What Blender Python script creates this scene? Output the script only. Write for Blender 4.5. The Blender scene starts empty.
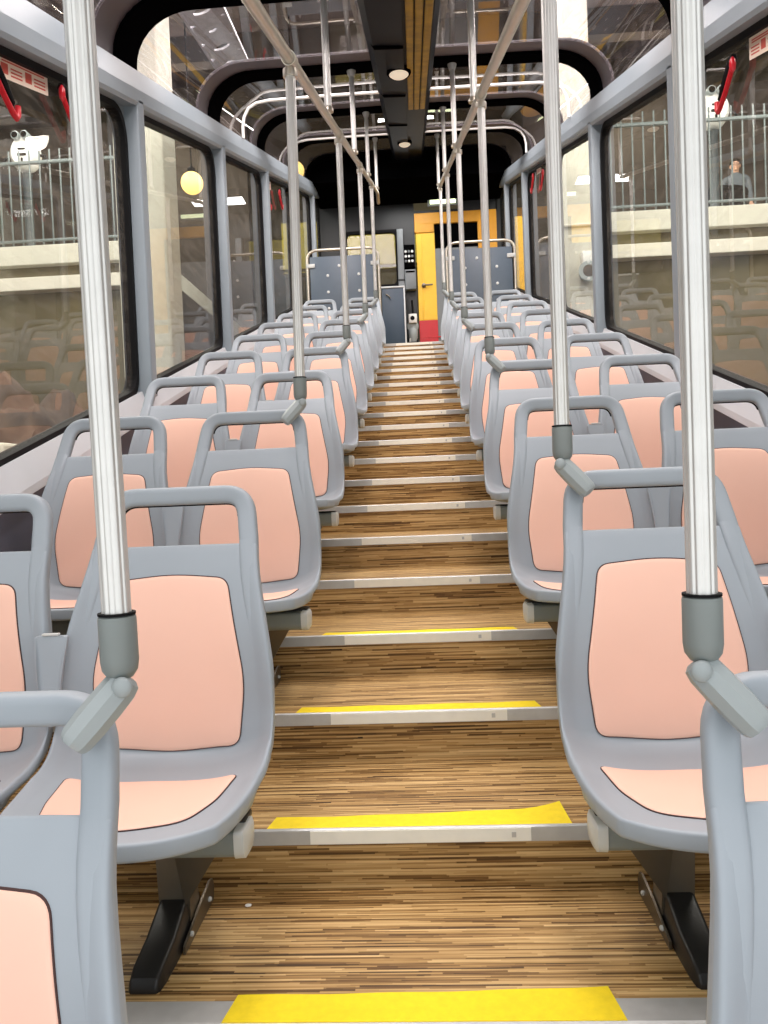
import bpy, bmesh, math, random
from mathutils import Vector, Matrix
random.seed(7)
sc = bpy.context.scene
COL = sc.collection

# ------------------------------------------------------------------ layout constants (metres)
T = 0.30316          # climb of the car
Y0 = 1.314           # first step edge
P = 0.456            # step depth
RISE = P * T
ROW0, PITCH = 1.014, 0.912
def zl(y): return T * (y - Y0)
ORD = ['nearest', 'second', 'third', 'fourth', 'fifth', 'sixth', 'seventh', 'eighth', 'ninth', 'tenth', 'eleventh',
       'twelfth', 'thirteenth', 'fourteenth', 'fifteenth', 'sixteenth', 'seventeenth', 'eighteenth', 'nineteenth',
       'twentieth', 'twenty-first', 'twenty-second']

# ------------------------------------------------------------------ materials
def srgb(r, g, b):
    f = lambda c: (c/255/12.92) if c/255 <= .04045 else ((c/255+.055)/1.055)**2.4
    return (f(r), f(g), f(b), 1)
def mat(name, col, rough=.5, metal=0, spec=.5, var=0, vscale=8, bump=0, bscale=200, emit=None, estr=0, coat=0):
    m = bpy.data.materials.new(name); m.use_nodes = True
    nt = m.node_tree; b = nt.nodes['Principled BSDF']
    b.inputs['Base Color'].default_value = col
    b.inputs['Roughness'].default_value = rough
    b.inputs['Metallic'].default_value = metal
    b.inputs['Specular IOR Level'].default_value = spec
    b.inputs['Coat Weight'].default_value = coat
    if emit:
        b.inputs['Emission Color'].default_value = emit; b.inputs['Emission Strength'].default_value = estr
    tc = nt.nodes.new('ShaderNodeTexCoord')
    if var:
        n = nt.nodes.new('ShaderNodeTexNoise'); n.inputs['Scale'].default_value = vscale; n.inputs['Detail'].default_value = 6
        nt.links.new(tc.outputs['Object'], n.inputs['Vector'])
        r = nt.nodes.new('ShaderNodeMapRange'); r.inputs[1].default_value = .3; r.inputs[2].default_value = .7
        r.inputs[3].default_value = 1-var; r.inputs[4].default_value = 1+var
        nt.links.new(n.outputs['Fac'], r.inputs[0])
        mx = nt.nodes.new('ShaderNodeMix'); mx.data_type = 'RGBA'; mx.blend_type = 'MULTIPLY'; mx.inputs[0].default_value = 1
        mx.inputs[6].default_value = col
        nt.links.new(r.outputs[0], mx.inputs[7]); nt.links.new(mx.outputs[2], b.inputs['Base Color'])
    if bump:
        n2 = nt.nodes.new('ShaderNodeTexNoise'); n2.inputs['Scale'].default_value = bscale
        nt.links.new(tc.outputs['Object'], n2.inputs['Vector'])
        bp = nt.nodes.new('ShaderNodeBump'); bp.inputs['Strength'].default_value = bump; bp.inputs['Distance'].default_value = .002
        nt.links.new(n2.outputs['Fac'], bp.inputs['Height']); nt.links.new(bp.outputs['Normal'], b.inputs['Normal'])
    return m

def wood_mat():
    """laminated strip wood: thin strips running across the car, each with a tone of its own"""
    m = bpy.data.materials.new('strip_wood'); m.use_nodes = True
    nt = m.node_tree; b = nt.nodes['Principled BSDF']; L = nt.links.new
    tc = nt.nodes.new('ShaderNodeTexCoord'); sp = nt.nodes.new('ShaderNodeSeparateXYZ'); L(tc.outputs['Object'], sp.inputs[0])
    ad = nt.nodes.new('ShaderNodeMath'); L(sp.outputs['Y'], ad.inputs[0]); L(sp.outputs['Z'], ad.inputs[1])
    def math_(op, a, k, c=None):
        n = nt.nodes.new('ShaderNodeMath'); n.operation = op
        for i, v in enumerate((a, k, c)):
            if v is None: continue
            if isinstance(v, (int, float)): n.inputs[i].default_value = v
            else: L(v, n.inputs[i])
        return n.outputs[0]
    # each thin row is shifted sideways by its own amount
    def strips(h, w, seed):
        row = math_('FLOOR', math_('DIVIDE', ad.outputs[0], h), 0)
        wn = nt.nodes.new('ShaderNodeTexWhiteNoise'); wn.noise_dimensions = '1D'; L(math_('ADD', row, seed), wn.inputs['W'])
        col = math_('FLOOR', math_('ADD', math_('DIVIDE', sp.outputs['X'], w), math_('MULTIPLY', wn.outputs['Value'], 37.0)), 0)
        cb = nt.nodes.new('ShaderNodeCombineXYZ'); L(row, cb.inputs[0]); L(col, cb.inputs[1]); cb.inputs[2].default_value = seed
        w2 = nt.nodes.new('ShaderNodeTexWhiteNoise'); w2.noise_dimensions = '3D'; L(cb.outputs[0], w2.inputs['Vector'])
        return w2.outputs['Value']
    def noise(sx, sy, det):
        cb = nt.nodes.new('ShaderNodeCombineXYZ'); L(math_('MULTIPLY', sp.outputs['X'], sx), cb.inputs[0]); L(math_('MULTIPLY', ad.outputs[0], sy), cb.inputs[1])
        n = nt.nodes.new('ShaderNodeTexNoise'); n.inputs['Scale'].default_value = 1; n.inputs['Detail'].default_value = det
        L(cb.outputs[0], n.inputs['Vector']); return n.outputs['Fac']
    v = math_('MULTIPLY', strips(.0052, .30, 3.7), .34)
    v = math_('MULTIPLY_ADD', strips(.0031, .16, 9.1), .20, v)
    v = math_('MULTIPLY_ADD', noise(3.0, 150, 3), .62, v)
    v = math_('MULTIPLY_ADD', noise(1.1, 8, 2), .20, v)
    cr = nt.nodes.new('ShaderNodeValToRGB'); e = cr.color_ramp.elements
    e[0].position = .38; e[0].color = srgb(50, 33, 15)
    e[1].position = .98; e[1].color = srgb(222, 190, 134)
    x = cr.color_ramp.elements.new(.52); x.color = srgb(106, 75, 37)
    x = cr.color_ramp.elements.new(.66); x.color = srgb(172, 136, 82)
    L(v, cr.inputs[0]); L(cr.outputs[0], b.inputs['Base Color'])
    b.inputs['Roughness'].default_value = .5; b.inputs['Specular IOR Level'].default_value = .35
    return m

def glass_mat(name, tint, ior=1.5, haze=0.0, hazecol=(.5, .45, .42, 1), rough=.0):
    m = bpy.data.materials.new(name); m.use_nodes = True
    nt = m.node_tree; nt.nodes.clear(); L = nt.links.new
    out = nt.nodes.new('ShaderNodeOutputMaterial')
    tr = nt.nodes.new('ShaderNodeBsdfTransparent'); tr.inputs[0].default_value = tint
    gl = nt.nodes.new('ShaderNodeBsdfGlossy'); gl.inputs['Roughness'].default_value = rough
    fr = nt.nodes.new('ShaderNodeFresnel'); fr.inputs[0].default_value = ior
    ge = nt.nodes.new('ShaderNodeNewGeometry')
    inv = nt.nodes.new('ShaderNodeMath'); inv.operation = 'SUBTRACT'; inv.inputs[0].default_value = 1
    L(ge.outputs['Backfacing'], inv.inputs[1])
    mu = nt.nodes.new('ShaderNodeMath'); mu.operation = 'MULTIPLY'
    L(fr.outputs[0], mu.inputs[0]); L(inv.outputs[0], mu.inputs[1])
    mx = nt.nodes.new('ShaderNodeMixShader'); L(mu.outputs[0], mx.inputs[0]); L(tr.outputs[0], mx.inputs[1]); L(gl.outputs[0], mx.inputs[2])
    last = mx
    if haze:
        # scratches and dust on the pane
        tc = nt.nodes.new('ShaderNodeTexCoord'); mp = nt.nodes.new('ShaderNodeMapping')
        mp.inputs['Scale'].default_value = (9, 2.2, 14); mp.inputs['Rotation'].default_value = (.3, .5, .6)
        n = nt.nodes.new('ShaderNodeTexNoise'); n.inputs['Scale'].default_value = 1.5; n.inputs['Detail'].default_value = 8; n.inputs['Roughness'].default_value = .7
        L(tc.outputs['Object'], mp.inputs[0]); L(mp.outputs[0], n.inputs['Vector'])
        rg = nt.nodes.new('ShaderNodeMapRange'); rg.inputs[1].default_value = .45; rg.inputs[2].default_value = .8
        rg.inputs[3].default_value = haze*.35; rg.inputs[4].default_value = haze*2.2
        L(n.outputs['Fac'], rg.inputs[0])
        mm = nt.nodes.new('ShaderNodeMath'); mm.operation = 'MULTIPLY'; L(rg.outputs[0], mm.inputs[0]); L(inv.outputs[0], mm.inputs[1])
        df = nt.nodes.new('ShaderNodeBsdfDiffuse'); df.inputs[0].default_value = hazecol
        m2 = nt.nodes.new('ShaderNodeMixShader'); L(mm.outputs[0], m2.inputs[0]); L(mx.outputs[0], m2.inputs[1]); L(df.outputs[0], m2.inputs[2])
        last = m2
    L(last.outputs[0], out.inputs[0])
    return m

M = dict(
    shell=mat('grey_plastic', srgb(160, 170, 178), .45, var=.03, vscale=5, bump=.04, bscale=600),
    pad=mat('peach_vinyl', srgb(252, 205, 184), .55, spec=.35, var=.02, vscale=4, bump=.08, bscale=900),
    seam=mat('dark_seam', srgb(70, 45, 42), .7),
    steel=mat('brushed_steel', srgb(226, 226, 222), .36, metal=.6, var=.03, vscale=30),
    railsteel=mat('handrail_steel', srgb(204, 198, 184), .34, metal=.85, var=.04, vscale=20),
    socket=mat('grey_socket', srgb(128, 136, 134), .4, var=.03),
    clamp=mat('light_grey_clamp', srgb(158, 167, 168), .35, var=.03),
    dark=mat('black_rubber', srgb(16, 16, 18), .6, spec=.12),
    boot=mat('black_boot', srgb(34, 34, 34), .38, bump=.1),
    post=mat('bronze_grey_metal', srgb(120, 112, 98), .35, metal=.7, var=.1, vscale=12),
    cap=mat('pale_grey_cap', srgb(205, 208, 205), .45),
    frame=mat('grey_paint', srgb(142, 154, 162), .4, var=.04, vscale=3),
    ledge=mat('pale_grey_ledge', srgb(214, 219, 223), .4, var=.04, vscale=3),
    wallpanel=mat('slate_panel', srgb(98, 102, 118), .5, var=.12, vscale=2),
    wood=wood_mat(),
    alu=mat('aluminium', srgb(196, 198, 196), .4, metal=.35, var=.06, vscale=25),
    glow=mat('cream_strip', srgb(246, 245, 232), .5, var=.03, vscale=30),
    tape=mat('yellow_grip_tape', srgb(250, 222, 22), .75, var=.05, vscale=60, bump=.5, bscale=700),
    black=mat('black_satin', srgb(7, 7, 8), .7, spec=0),
    navyblack=mat('navy_black_spine', srgb(10, 13, 20), .5, spec=.05, var=.3, vscale=3),
    gold=mat('gold_brown_reflection', srgb(150, 118, 10), .5, spec=.15, var=.3, vscale=9),
    frit=mat('purple_grey_band', srgb(84, 77, 81), .5, var=.08, vscale=4),
    screen=mat('slate_blue_panel', srgb(92, 106, 120), .4, var=.04),
    bolt=mat('white_bolt', srgb(238, 240, 240), .35),
    yellow=mat('yellow_door_paint', srgb(246, 196, 40), .4, var=.04),
    ochre=mat('orange_yellow_paint', srgb(214, 150, 12), .45, var=.05),
    red=mat('red_paint', srgb(200, 34, 44), .4, var=.05),
    hammer=mat('red_plastic', srgb(200, 24, 40), .3),
    navy=mat('navy_cabinet', srgb(52, 70, 88), .4, var=.05),
    dgrey=mat('dark_grey_panel', srgb(22, 27, 30), .45, var=.08),
    postgrey=mat('dark_post_paint', srgb(70, 78, 80), .45, var=.08),
    mgrey=mat('mid_grey_panel', srgb(116, 122, 126), .45, var=.05),
    cream=mat('cream_concrete', srgb(200, 198, 184), .8, var=.05, vscale=1.5, bump=.2, bscale=30),
    creamshade=mat('pale_concrete', srgb(212, 208, 194), .8, var=.06, vscale=1.5, bump=.2, bscale=30),
    olive=mat('olive_wall', srgb(92, 84, 60), .85, var=.25, vscale=1.2, bump=.3, bscale=20),
    brown=mat('brown_grey_ceiling', srgb(88, 79, 72), .8, var=.2, vscale=.7),
    ceil=mat('station_soffit', srgb(120, 108, 108), .85, var=.25, vscale=.8),
    rock=mat('reddish_rock', srgb(84, 66, 52), .9, var=.45, vscale=5, bump=1, bscale=12),
    rail2=mat('galvanised_picket', srgb(112, 122, 122), .5, metal=.2),
    beam=mat('pale_steel_beam', srgb(196, 196, 200), .5, var=.05),
    lamp=mat('globe_lamp', srgb(255, 226, 140), .5, emit=srgb(255, 214, 120), estr=2.2),
    disc=mat('lamp_diffuser', srgb(235, 225, 205), .5, emit=srgb(255, 240, 215), estr=.35),
    tube=mat('fluorescent_tube', srgb(240, 250, 220), .5, emit=srgb(240, 250, 200), estr=2.5),
    girder=mat('olive_yellow_girder', srgb(170, 156, 40), .6, var=.15),
    white=mat('white_enamel', srgb(232, 232, 228), .4),
    sticker=mat('cream_sticker', srgb(244, 226, 208), .5),
    stickred=mat('sticker_red', srgb(206, 82, 66), .5),
    lens=mat('brown_lens', srgb(78, 68, 56), .3, spec=.2),
    skin=mat('skin', srgb(214, 168, 140), .55),
    hair=mat('dark_hair', srgb(42, 32, 28), .6),
    jacket=mat('grey_jacket', srgb(96, 104, 110), .8),
    trousers=mat('dark_trousers', srgb(44, 48, 58), .8),
    glass=glass_mat('window_glass', (.93, .92, .88, 1), 1.55, haze=.10, hazecol=(.62, .58, .50, 1)),
    roofglass=glass_mat('roof_glass', (.86, .82, .82, 1), 1.5, haze=.14, hazecol=(.42, .38, .38, 1)),
)

# ------------------------------------------------------------------ helpers
def link(o, parent=None):
    COL.objects.link(o)
    if parent: o.parent = parent
    return o
def obj(name, bm, m, parent=None, smooth=True, angle=40):
    bmesh.ops.recalc_face_normals(bm, faces=bm.faces[:])
    me = bpy.data.meshes.new(name); bm.to_mesh(me); bm.free()
    if smooth:
        me.polygons.foreach_set('use_smooth', [True]*len(me.polygons))
        me.set_sharp_from_angle(angle=math.radians(angle))
    for x in (m if isinstance(m, (list, tuple)) else [m]): me.materials.append(x)
    return link(bpy.data.objects.new(name, me), parent)
def tag(o, label=None, cat=None, group=None, kind=None):
    if label: o['label'] = label
    if cat: o['category'] = cat
    if group: o['group'] = group
    if kind: o['kind'] = kind
    return o
def thing(name, label, cat, loc=(0, 0, 0), group=None):
    o = bpy.data.objects.new(name, None); o.empty_display_size = .1; link(o); o.location = loc
    return tag(o, label, cat, group)
def copy_tree(o, parent=None):
    c = o.copy(); COL.objects.link(c)
    if parent: c.parent = parent
    for ch in list(o.children): copy_tree(ch, c)
    return c
def struct(name, bm, m, parent=None, smooth=False):
    o = obj(name, bm, m, parent, smooth)
    if not parent: o['kind'] = 'structure'
    return o
def N(): return bmesh.new()
def box(bm, x0, x1, y0, y1, z0, z1, bev=0, sl=0.0, seg=2):
    """box; sl adds the car's climb to z along y"""
    b = bm if not bev else bmesh.new()
    vs = [b.verts.new((x, y, z + sl*y)) for x in (x0, x1) for y in (y0, y1) for z in (z0, z1)]
    for f in ((0, 1, 3, 2), (4, 6, 7, 5), (0, 4, 5, 1), (2, 3, 7, 6), (0, 2, 6, 4), (1, 5, 7, 3)):
        b.faces.new([vs[i] for i in f])
    if bev:
        bmesh.ops.recalc_face_normals(b, faces=b.faces[:])
        bmesh.ops.bevel(b, geom=b.edges[:], offset=bev, segments=seg, affect='EDGES', profile=.5)
        me = bpy.data.meshes.new('t'); b.to_mesh(me); b.free(); bm.from_mesh(me); bpy.data.meshes.remove(me)
    return bm
def sbox(bm, x0, x1, y0, y1, za, zb, bev=0):
    """sloped box: za, zb are heights above the step-edge line"""
    return box(bm, x0, x1, y0, y1, za - T*Y0, zb - T*Y0, bev, T)
def rings(bm, loops, closed=True, caps=True):
    vv = [[bm.verts.new(p) for p in l] for l in loops]
    n = len(vv[0])
    for a, b in zip(vv, vv[1:]):
        for i in range(n if closed else n-1):
            j = (i+1) % n
            bm.faces.new((a[i], a[j], b[j], b[i]))
    if caps and closed:
        bm.faces.new(vv[0]); bm.faces.new(list(reversed(vv[-1])))
    return vv
def lathe(bm, prof, c=(0, 0, 0), n=24, axis='Z'):
    loops = []
    for r, h in prof:
        l = []
        for i in range(n):
            a = 2*math.pi*i/n
            x, y = r*math.cos(a), r*math.sin(a)
            p = (x, y, h) if axis == 'Z' else ((x, h, y) if axis == 'Y' else (h, x, y))
            l.append((c[0]+p[0], c[1]+p[1], c[2]+p[2]))
        loops.append(l)
    rings(bm, loops); return bm
def frames(pts, closed=False):
    pts = [Vector(p) for p in pts]; n = len(pts); out = []
    up = None
    for i, p in enumerate(pts):
        a = pts[(i-1) % n] if (closed or i > 0) else p
        b = pts[(i+1) % n] if (closed or i < n-1) else p
        t = (b-a).normalized()
        if up is None:
            up = Vector((0, 0, 1)) if abs(t.z) < .9 else Vector((0, 1, 0))
        s = t.cross(up).normalized(); up = s.cross(t).normalized()
        out.append((p, s, up))
    return out
def tube(bm, pts, r, n=10, radii=None):
    loops = []
    for k, (p, s, u) in enumerate(frames(pts)):
        q = radii[k] if radii else r
        loops.append([p + s*q*math.cos(2*math.pi*i/n) + u*q*math.sin(2*math.pi*i/n) for i in range(n)])
    rings(bm, loops); return bm
def rpoly(pts, rad, seg=5):
    """rounded polygon in 2-D"""
    out = []; n = len(pts)
    for i in range(n):
        p = Vector(pts[i]); a = Vector(pts[i-1]); b = Vector(pts[(i+1) % n])
        r = rad[i] if isinstance(rad, (list, tuple)) else rad
        d1 = (a-p).normalized(); d2 = (b-p).normalized()
        ang = d1.angle(d2); t = min(r/math.tan(ang/2), (a-p).length*.48, (b-p).length*.48)
        s, e = p+d1*t, p+d2*t
        for k in range(seg+1):
            u = k/seg
            out.append((s*(1-u)**2 + p*2*u*(1-u) + e*u*u))
    return out
def ring_solid(bm, A, B, x0, x1):
    """A outer, B inner outlines in (y,z); solid between x0 and x1"""
    n = len(A)
    def mk(L, x): return [bm.verts.new((x, p[0], p[1])) for p in L]
    a0, b0, a1, b1 = mk(A, x0), mk(B, x0), mk(A, x1), mk(B, x1)
    for i in range(n):
        j = (i+1) % n
        bm.faces.new((a0[i], a0[j], b0[j], b0[i])); bm.faces.new((a1[j], a1[i], b1[i], b1[j]))
        bm.faces.new((b0[i], b0[j], b1[j], b1[i])); bm.faces.new((a0[j], a0[i], a1[i], a1[j]))
    bmesh.ops.remove_doubles(bm, verts=bm.verts[:], dist=1e-6)
    return bm
def applied(o):
    dg = bpy.context.evaluated_depsgraph_get(); dg.update()
    me = bpy.data.meshes.new_from_object(o.evaluated_get(dg)); o.modifiers.clear(); old = o.data; o.data = me; me.name = o.name
    bpy.data.meshes.remove(old); return o
def lerp_table(tab, x):
    if x <= tab[0][0]: return tab[0][1]
    for (a, va), (b, vb) in zip(tab, tab[1:]):
        if x <= b:
            u = (x-a)/(b-a); return va+(vb-va)*u
    return tab[-1][1]
def sm(a, b, x):
    u = min(1, max(0, (x-a)/(b-a))); return u*u*(3-2*u)

# ------------------------------------------------------------------ floor and steps
bm = N()
KS = range(-4, 22)
for k in KS:
    y = Y0 + k*P; z = k*RISE
    y1 = y + P + .02 if k < 21 else 13.0
    box(bm, -1.46, 1.46, y, y1, z-.03, z)
    box(bm, -1.46, 1.46, y, y+.02, z-RISE-.01, z-.03)
struct('floor', bm, M['wood'])
nt = 0
def trim(): 
    global nt
    nt += 1; return f'trim_{nt}'
for k in KS:
    y = Y0 + k*P; z = k*RISE
    bm = N()
    prof = [(y-.006, z-.031), (y-.006, z+.002), (y-.002, z+.005), (y+(.058 if k == 0 else .004), z+.004), (y+(.06 if k == 0 else .006), z), (y, z), (y, z-.031)]
    rings(bm, [[(x, a, b) for a, b in prof] for x in (-1.44, 1.44)])
    o = struct(trim(), bm, M['alu'])
    tag(o, f'aluminium nosing on the {ORD[k]} step edge up the aisle' if k >= 0 else 'aluminium nosing on a lower step')
    bm = N(); box(bm, -.256, .249, y-.0085, y-.006, z-.029, z+.001)
    obj('cream_strip', bm, M['glow'], o, False)['label'] = 'cream reflective strip on the nosing'
    if k >= 0:
        bm = N(); box(bm, .205, .215, y-.0092, y-.0085, z-.020, z-.008)
        obj('strip_mark', bm, M['alu'], o, False)
# yellow tapes
for k, (xa, xb, w0, w1, lift) in enumerate([(-.352, .345, .072, .088, 0), (-.36, .345, .070, .104, .012), (-.362, .350, .066, .072, 0), (-.34, .345, .06, .064, 0)]):
    y = Y0 + k*P; z = k*RISE + (.0048 if k == 0 else .0006)
    bm = N(); n = 24; lo = []
    for i in range(n+1):
        u = i/n; x = xa+(xb-xa)*u; w = w0+(w1-w0)*u*u
        sk = .012*(1-2*u); e = lift*max(0, (u-.85)/.15)**2
        ya, yb = y-(.002 if k == 0 else -.007), y+w
        wob = .0008*math.sin(u*19+k)
        lo.append([(x+sk*0, ya, z+.0002), (x+sk, yb, z+e+wob+.0002), (x+sk, yb, z+e+wob+.0016), (x, ya, z+.0016)])
    rings(bm, lo)
    o = obj('grip_tape', bm, M['tape'], None, True)
    tag(o, ['yellow grip tape on the nearest step edge, widest in the photo', 'yellow grip tape with a lifted right corner, second step edge',
            'yellow grip tape lying on the third step edge up the aisle', 'thin-looking yellow grip tape on the fourth step edge up the aisle'][k], 'tape', 'yellow tapes on the step edges')
bm = N(); bmesh.ops.create_icosphere(bm, subdivisions=2, radius=.006)
for v in bm.verts: v.co = Vector((v.co.x*1.3, v.co.y*.9, v.co.z*.45+.0027)) + Vector((random.uniform(-.001, .001), random.uniform(-.001, .001), 0))
o = obj('paper_scrap', bm, M['white']); o.location = (-.392, 1.70, 0); tag(o, 'tiny crumpled white paper scrap on the nearest wooden tread', 'litter')

# ------------------------------------------------------------------ seat
def crom(tab, x):
    """smooth interpolation through a table of (x, value)"""
    xs = [t[0] for t in tab]
    if x <= xs[0]: return tab[0][1]
    if x >= xs[-1]: return tab[-1][1]
    k = max(i for i in range(len(xs)-1) if xs[i] <= x)
    def sl_(i):
        if i == 0: return (tab[1][1]-tab[0][1])/(xs[1]-xs[0])
        if i == len(xs)-1: return (tab[-1][1]-tab[-2][1])/(xs[-1]-xs[-2])
        return (tab[i+1][1]-tab[i-1][1])/(xs[i+1]-xs[i-1])
    h = xs[k+1]-xs[k]; u = (x-xs[k])/h; a, b = tab[k][1], tab[k+1][1]; m0, m1 = sl_(k)*h, sl_(k+1)*h
    return (2*u**3-3*u*u+1)*a+(u**3-2*u*u+u)*m0+(-2*u**3+3*u*u)*b+(u**3-u*u)*m1
WB = [(.04, .244), (.16, .248), (.26, .248), (.35, .242), (.45, .227), (.545, .210), (.62, .201), (.76, .192)]
YB = [(.15, -.152), (.23, -.151), (.32, -.146), (.41, -.136), (.475, -.123), (.545, -.100), (.62, -.062), (.69, -.028), (.757, .0)]
ZTOP = .620
def wb(z): return crom(WB, z)
def yb(z): return crom(YB, z)
def curl(z): return .037*sm(.62, .32, z)+.008
YP, YF = -.215, -.640
ZP, ZC = .124, .153                   # pan height at its rear, where the back ends
ZA, SA = .275, .29                    # the side edges sweep from the back (at ZA) to the pan (at SA) in one arc
LB, LC, LP = ZA-ZC, .074, SA*(YP-YF)
def pz(s): return ZP+.024*s-.010*math.sin(math.pi*s)
def pw(s): return .244-.002*s-.032*s**3
def surf(lam, u):
    """lam 0..1 back (top to bottom), 1..2 crease, 2..3 pan (rear to front)"""
    w = abs(u)**3
    if lam < 1:
        z = ZTOP-(ZTOP-ZC)*lam; c = (yb(z), z); wd = wb(z)
        q = (ZA-z)/(LB+LC+LP) if z < ZA else -1
        e = (yb(z)-curl(z), z)
    elif lam < 2:
        t = lam-1; a = t*math.pi/2
        c = (-.152+(YP+.152)*(1-math.cos(a)), ZC-(ZC-ZP)*math.sin(a)); wd = .248-.004*t
        q = (LB+LC*t)/(LB+LC+LP)
    else:
        t = lam-2; c = (YP+(YF-YP)*t, pz(t)); wd = pw(t)
        q = (LB+LC+LP*t/SA)/(LB+LC+LP) if t < SA else 2
        k = max(0, (t-SA)/(1-SA)); ye = YP+(YF-YP)*SA
        e = (ye+(YP+(YF-YP)*.83-ye)*k, pz(t)+.034*(1-k)**1.3)
    if 0 <= q <= 1:
        th = q*math.pi/2; y0, z0 = yb(ZA)-curl(ZA), ZA; y1, z1 = YP+(YF-YP)*SA, pz(SA)+.034
        e = (y0+(y1-y0)*(1-math.cos(th)), z0+(z1-z0)*math.sin(th))
    return u*wd, c[0]+(e[0]-c[0])*w, c[1]+(e[1]-c[1])*w
def at_x(lam, x):
    u = x/.22
    for _ in range(5):
        wd = surf(lam, 1)[0]; u = max(-1.0, min(1.0, x/wd))
    return surf(lam, u)
def back_point(x, z):
    if z > ZTOP: return yb(z)-curl(z)*abs(x/wb(z))**3
    lo, hi = 0.0, 1.99
    for _ in range(22):
        m = (lo+hi)/2
        if at_x(m, x)[2] > z: lo = m
        else: hi = m
    return at_x(lo, x)[1]
def pan_z(x, y):
    lo, hi = 1.5, 3.0
    for _ in range(22):
        m = (lo+hi)/2
        if at_x(m, x)[1] > y: lo = m
        else: hi = m
    return at_x(lo, x)[2]
def pad_mesh(outline, place, th, nr=9):
    """dome-edged pad: rings from the outline to its centre laid on the shell"""
    bm = N(); c = sum((Vector(p) for p in outline), Vector((0, 0)))/len(outline)
    lo = []
    for k in range(nr):
        f = [1, 1, .985, .95][k] if k < 4 else .95*(1-(k-3)/(nr-3.0+.0))
        h = [-.001, th*.5, th*.85, th][k] if k < 4 else th
        lo.append([place(*(c+(Vector(p)-c)*f), h) for p in outline])
    vv = rings(bm, lo, True, False)
    cv = bm.verts.new(place(c.x, c.y, th)); L = vv[-1]
    for i in range(len(L)): bm.faces.new((L[i], L[(i+1) % len(L)], cv))
    return bm
def dense(ol, d=.008):
    out = []; n = len(ol)
    for i in range(n):
        a, b = Vector(ol[i]), Vector(ol[(i+1) % n]); k = max(1, int((b-a).length/d))
        if (b-a).length < 1e-5: continue
        out += [a.lerp(b, j/k) for j in range(k)]
    return out
def seam_mesh(outline, place, w=.0032, h=.0024):
    bm = N(); c = sum((Vector(p) for p in outline), Vector((0, 0)))/len(outline)
    A = []; B = []
    n = len(outline)
    for i in range(n):
        p = Vector(outline[i]); d = Vector(outline[(i+1) % n])-Vector(outline[i-1]); nn = Vector((d.y, -d.x)).normalized()
        if nn.dot(p-c) < 0: nn = -nn
        A.append(place(*(p+nn*w*.75), -.001)); B.append(place(*(p+nn*w*.6), h)); 
    C = [place(*(Vector(p)), h) for p in outline]
    rings(bm, [A, B, C], True, False)
    return bm
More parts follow.
